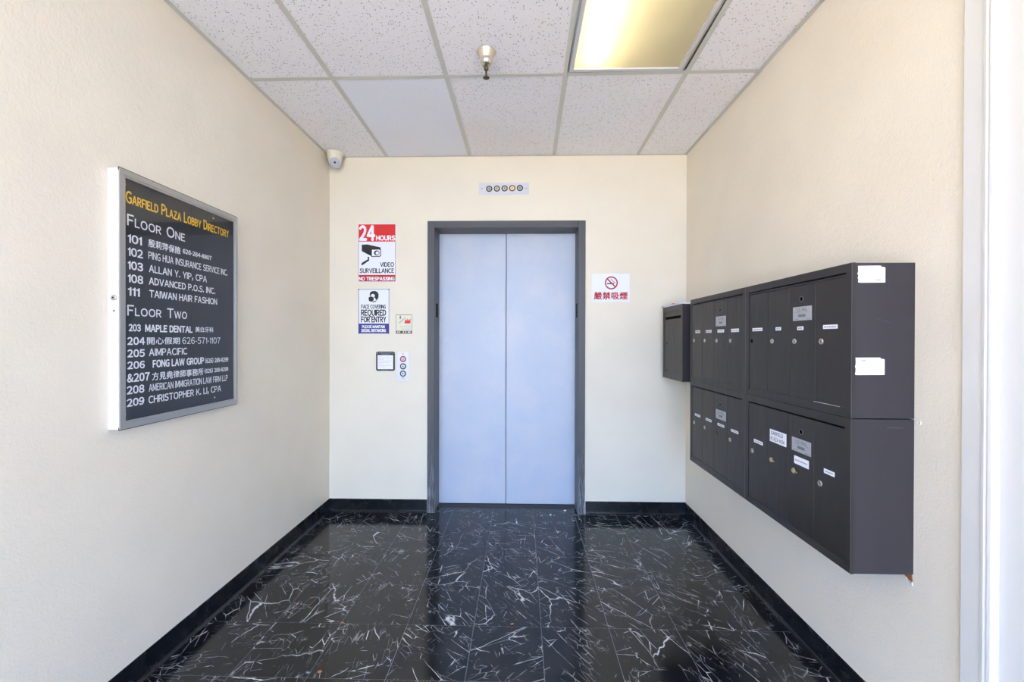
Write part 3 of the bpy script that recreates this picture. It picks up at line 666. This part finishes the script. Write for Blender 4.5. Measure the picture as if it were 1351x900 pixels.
# small cream sticker (21 x 25.2)
mp = PX(-.9418, 1.4838, -.8214, 1.3412, 21, 25.2)
sk = sign('fire_notice_sticker', mp, 21, 25.2, 'small cream notice with red flames and black diagonal lines, right of the face covering sign', 'notice', 'cream', .0015)
b = MB(); rectp(b, mp, .3, 20.8, 21.2, 24.8, .0015, .0018); rectp(b, mp, 0, 21, -.4, .2, .0015, .0018); rectp(b, mp, -.1, .3, 0, 25, .0015, .0018); rectp(b, mp, 20.7, 21.1, 0, 25, .0015, .0018); b.build('dark_footer', 'bronze', sk)
b = MB(); 
for u in (1.5, 4, 9, 12, 15.5, 17.5): rectp(b, mp, u, u+1.6, 22, 23.6, .0018, .0021)
b.build('footer_mark', 'signw', sk, kind='stuff')
b = MB(); b.prism([(5.2, 1), (6.4, 1), (6.8, 5), (5, 6), (4.6, 3)], .0015, .002, mp)
for k in range(7): rectp(b, mp, 4.6+k*1.0, 5.9+k*1.0, 9.2-k*.8, 9.7-k*.8, .0015, .002)
for k in range(8): rectp(b, mp, 4.2+k*1.05, 4.7+k*1.05, 11.5-k*.95, 10.2-k*.95, .0015, .002)
for k in range(6): rectp(b, mp, 5.5+k*2.4, 7.2+k*2.4, 15.4, 15.9, .0015, .0018); rectp(b, mp, 7+k*2.2, 8.3+k*2.2, 18.5, 19, .0015, .0018)
b.build('stair_drawing', 'greyt', sk, kind='stuff')
b = MB()
for k in range(4): b.prism([(11.2+k*1.9, 11.2), (11.6+k*1.9, 8), (13.2+k*1.9, 5.4-(k % 2)), (13.4+k*1.9, 8), (13.1+k*1.9, 11.4)], .0015, .002+.0001*k, mp)
b.build('red_flames', 'red', sk, kind='stuff')

# framed permit (24.5 x 25.3)
mp = PX(-1.0912, 1.2073, -.9504, 1.0636, 24.5, 25.3)
def rrect(w, h, r, ox=0, oy=0, n=5):
    P_ = []
    for cx_, cy_, a0 in ((w-r, r, -90), (w-r, h-r, 0), (r, h-r, 90), (r, r, 180)):
        for k in range(n+1):
            a = math.radians(a0+90*k/n); P_.append((ox+cx_+r*math.cos(a), oy+cy_+r*math.sin(a)))
    return P_
b = MB().prism(rrect(24.5, 25.3, 2.2), .0002, .006, mp)
pf = b.build('permit_frame', 'black', loc=mp(12, 25.3, 0), label='small black framed permit with a white sheet, left of the call button panel', cat='notice')
b = MB(); rectp(b, mp, 2, 22.6, 4.6, 23.2, .006, .0064); b.build('permit_sheet', 'paper', pf)
b = MB(); rectp(b, mp, 4, 21, 1.2, 2.3, .006, .0063); rectp(b, mp, 7, 19, 2.8, 3.6, .006, .0063); rectp(b, mp, 1.2, 3, 1.2, 3.2, .006, .0063); rectp(b, mp, 21.6, 23.2, 1.2, 3.2, .006, .0063); rectp(b, mp, 7, 16, 24, 24.5, .006, .0063); b.build('header_print', 'greyt', pf, kind='stuff')
b = MB()
for k, (a, c) in enumerate(((3, 8), (3, 21), (3, 10), (3, 21), (3, 18), (3, 9), (3, 20), (3, 12))): rectp(b, mp, a, c, 6+k*2.0, 6.35+k*2.0, .0064, .0067)
b.build('red_print', 'pink', pf, kind='stuff')

# call button panel
def roundel(parent, c, R_, ringm, lens, part, sym=None):
    o = MB().ring((c[0], D-.0035, c[1]), (0, 1, 0), R_*.86, R_*.17, 0).lathe([(R_*.72, .003), (R_*.72, .0045), (R_*.5, .0052)], (c[0], D, c[1]), (0, -1, 0), 20, 1)
    if sym == 'up': o.prism([(-.3, -.3), (.3, -.3), (0, .35)], .0052, .0058, lambda u, v, e: (c[0]+u*R_, D-e, c[1]+v*R_), 2)
    elif sym == 'down': o.prism([(-.3, .3), (0, -.35), (.3, .3)], .0052, .0058, lambda u, v, e: (c[0]+u*R_, D-e, c[1]+v*R_), 2)
    elif sym == 'dot': o.prism([(-.14, -.34), (.14, -.34), (.14, .34), (-.14, .34)], .0052, .0058, lambda u, v, e: (c[0]+u*R_, D-e, c[1]+v*R_), 2)
    elif sym == 'key': o.ring((c[0], D-.0055, c[1]), (0, 1, 0), R_*.3, R_*.06, 2)
    return o.build(part, [ringm, lens, 'greyt'], parent)
def panel(name, x0, x1, z0, z1, label, cat):
    return MB().box(x0, x1, D-.003, D-.0002, z0, z1, bev=.001).build(name, 'steel', loc=((x0+x1)/2, D, z0), label=label, cat=cat)
pn = panel('call_button_panel', -.9334, -.8415, .9889, 1.2078, 'narrow steel elevator call panel with one red-ringed and two black-ringed round buttons', 'button panel')
roundel(pn, (-.8877, 1.1521), .0225, 'dred', 'btn', 'key_switch', 'key'); roundel(pn, (-.8880, 1.0975), .0225, 'black', 'btn', 'call_button', 'up'); roundel(pn, (-.8885, 1.0428), .0225, 'black', 'btn', 'call_button', 'down')
for z in (1.191, 1.0085): MB().lathe([(.004, 0), (.004, .001), (.002, .0015)], (-.888, D-.003, z), (0, -1, 0), 12).build('screw', 'greyt', pn)
pn = panel('floor_indicator_panel', -.3199, .0525, 2.381, 2.4687, 'long steel floor indicator plate with five round lamps above the elevator', 'indicator panel')
for k, (ln, sy_) in enumerate((('lensg', 'up'), ('lensy', 'dot'), ('lensy', 'dot'), ('lenso', 'dot'), ('lensg', 'down'))):
    roundel(pn, (-.2433+k*.0572, 2.4238+k*.0012), .0225, 'black', ln, 'indicator_lamp', sy_)
for x in (-.297, .031): MB().lathe([(.004, 0), (.004, .001), (.002, .0015)], (x, D-.003, 2.4243), (0, -1, 0), 12).build('screw', 'greyt', pn)

# no smoking (50 x 37)
mp = PX(.5189, 1.7891, .7993, 1.5810, 50, 37)
ns = sign('no_smoking_sign', mp, 50, 37, 'white no smoking sign with a red symbol and red Chinese characters, right of the elevator', 'sign')
b = MB(); n = 36; Ro, Ri = 8.6, 6.9
for k in range(n):
    a0, a1 = k*2*math.pi/n, (k+1)*2*math.pi/n
    b.prism([(25.9+Ro*math.cos(a0), 11.9+Ro*math.sin(a0)), (25.9+Ro*math.cos(a1), 11.9+Ro*math.sin(a1)), (25.9+Ri*math.cos(a1), 11.9+Ri*math.sin(a1)), (25.9+Ri*math.cos(a0), 11.9+Ri*math.sin(a0))], .003, .0036, mp)
c_ = math.cos(math.pi/4)
b.prism([(25.9-7.2*c_-.6, 11.9-7.2*c_+.6), (25.9-7.2*c_+.6, 11.9-7.2*c_-.6), (25.9+7.2*c_+.6, 11.9+7.2*c_-.6), (25.9+7.2*c_-.6, 11.9+7.2*c_+.6)], .003, .0037, mp)
b.build('prohibition_ring', 'dred', ns)
b = MB(); rectp(b, mp, 20.2, 29.5, 12.1, 13.6, .003, .0034); b.build('cigarette', 'black', ns)
b = MB()
for k in range(7):
    u = 25+k*.85; v = 6.6+k*.75; b.prism([(u, v), (u+.8, v-.1), (u+1.0, v+1.3), (u+.3, v+1.4)], .003, .0033, mp)
b.build('smoke', 'greyt', ns, kind='stuff')
L_(ns, mp, '嚴禁吸煙', 3.2, 47.2, 24.2, 33.6, 'dred', .025)

# ------------------------------------------------------------------ security camera
c = Vector((-1.372, 3.012, H)); R = empty('security_camera', c, 'cream dome security camera in the upper left back corner', 'camera')
MB().lathe([(.062, 0), (.062, -.006), (.058, -.012), (.052, -.040), (.044, -.066), (.034, -.078)], c, (0, 0, 1), 32).build('camera_base', 'offw', R)
ax = Vector((.40, -1, -.44)).normalized(); bc = c+Vector((.006, -.012, -.074))
pr = [(.044*math.sin(a), .044*math.cos(a)) for a in [i*math.pi/16 for i in range(16, 4, -1)]]
MB().lathe(pr, bc, ax, 28).build('eyeball', 'aluw', R)
fc = bc+ax*.0285
MB().lathe([(.034, 0), (.034, .003), (.031, .004)], fc, ax, 28).lathe([(.0065, .004), (.006, .0055)], fc, ax, 16, 1).lathe([(.009, .004), (.0088, .0046)], fc, ax, 16, 2).build('lens_face', ['camgrey', 'lens', 'greyt'], R)

# ------------------------------------------------------------------ sprinkler
c = Vector((-.171, 1.972, H+.002)); R = empty('fire_sprinkler', c, 'chrome cone fire sprinkler hanging from the ceiling', 'sprinkler')
MB().lathe([(.046, 0), (.047, -.002), (.044, -.006), (.029, -.036), (.0285, -.037)], c, (0, 0, 1), 32, caps=False).build('escutcheon', 'chrome', R)
MB().lathe([(.030, -.034), (.030, -.044), (.027, -.052), (.021, -.064), (.008, -.066)], c, (0, 0, 1), 28, caps=False).build('inner_cup', 'chrome', R)
b = MB().lathe([(.010, -.050), (.010, -.072), (.0115, -.073), (.0115, -.083), (.008, -.086)], c, (0, 0, 1), 12)
for s_ in (-1, 1): b.box(c.x+s_*.004-.0012, c.x+s_*.004+.0012, c.y-.0015, c.y+.0015, c.z-.122, c.z-.084)
b.lathe([(.0022, -.086), (.0022, -.120)], c, (0, 0, 1), 8); b.build('sprinkler_body', 'bronze', R)
b = MB().lathe([(.006, -.119), (.015, -.121), (.0155, -.123), (.004, -.1245)], c, (0, 0, 1), 20); b.build('deflector', 'bronze', R)

# ------------------------------------------------------------------ scraps on the floor
def scrap(x, y, r, mat, label, nm='leaf_scrap', cat='leaf scrap', rr=0):
    rnd = random.Random(int(x*1000+y*77)); b = MB(); n = 7; r *= .8
    pts = [(x+r*rnd.uniform(.6, 1.1)*math.cos(i*2*math.pi/n)*(1.5 if i % 3 == 0 else .8), y+r*rnd.uniform(.6, 1.1)*math.sin(i*2*math.pi/n)) for i in range(n)]
    b.prism(pts, .0005, .003 if nm == 'leaf_scrap' else .006, lambda u, v, e: (u, v, e+(.002*math.sin((u-x)*200) if e > .002 else 0)))
    b.build(nm, mat, loc=(x, y, 0), label=label, cat=cat, group='scraps on the marble floor')
scrap(-.8201, 1.8741, .009, 'leaf', 'small orange leaf scrap on the marble, front left area, on a tile joint')
scrap(-.7871, 1.594, .010, 'leaf', 'tan leaf scrap nearest the bottom edge of the photo')
scrap(-1.1124, 2.0081, .005, 'leaf', 'tiny leaf scrap closest to the left baseboard')
scrap(-.642, 2.516, .005, 'leaf', 'tiny leaf scrap in front of the left jamb of the elevator')
scrap(.194, 2.609, .006, 'leaf', 'brown leaf scrap alone in the middle right of the floor')
scrap(-.0419, 1.8846, .008, 'leaf', 'orange leaf scrap at the lower centre of the floor')
scrap(.2595, 2.9215, .008, 'leaf', 'leaf scrap just before the right elevator panel, nearer the right jamb')
scrap(.0843, 2.8636, .005, 'leaf', 'tiny leaf scrap before the elevator, just right of the door gap')
scrap(-.397, 3.0213, .010, 'leaf', 'flattened orange leaf scrap before the left elevator panel')
scrap(.3312, 3.145, .010, 'pebble', 'white chip on the floor by the right end of the elevator sill', 'plaster_crumb', 'crumb')
scrap(.2161, 3.065, .008, 'pebble', 'smaller white chip left of the one by the elevator sill end', 'plaster_crumb', 'crumb')
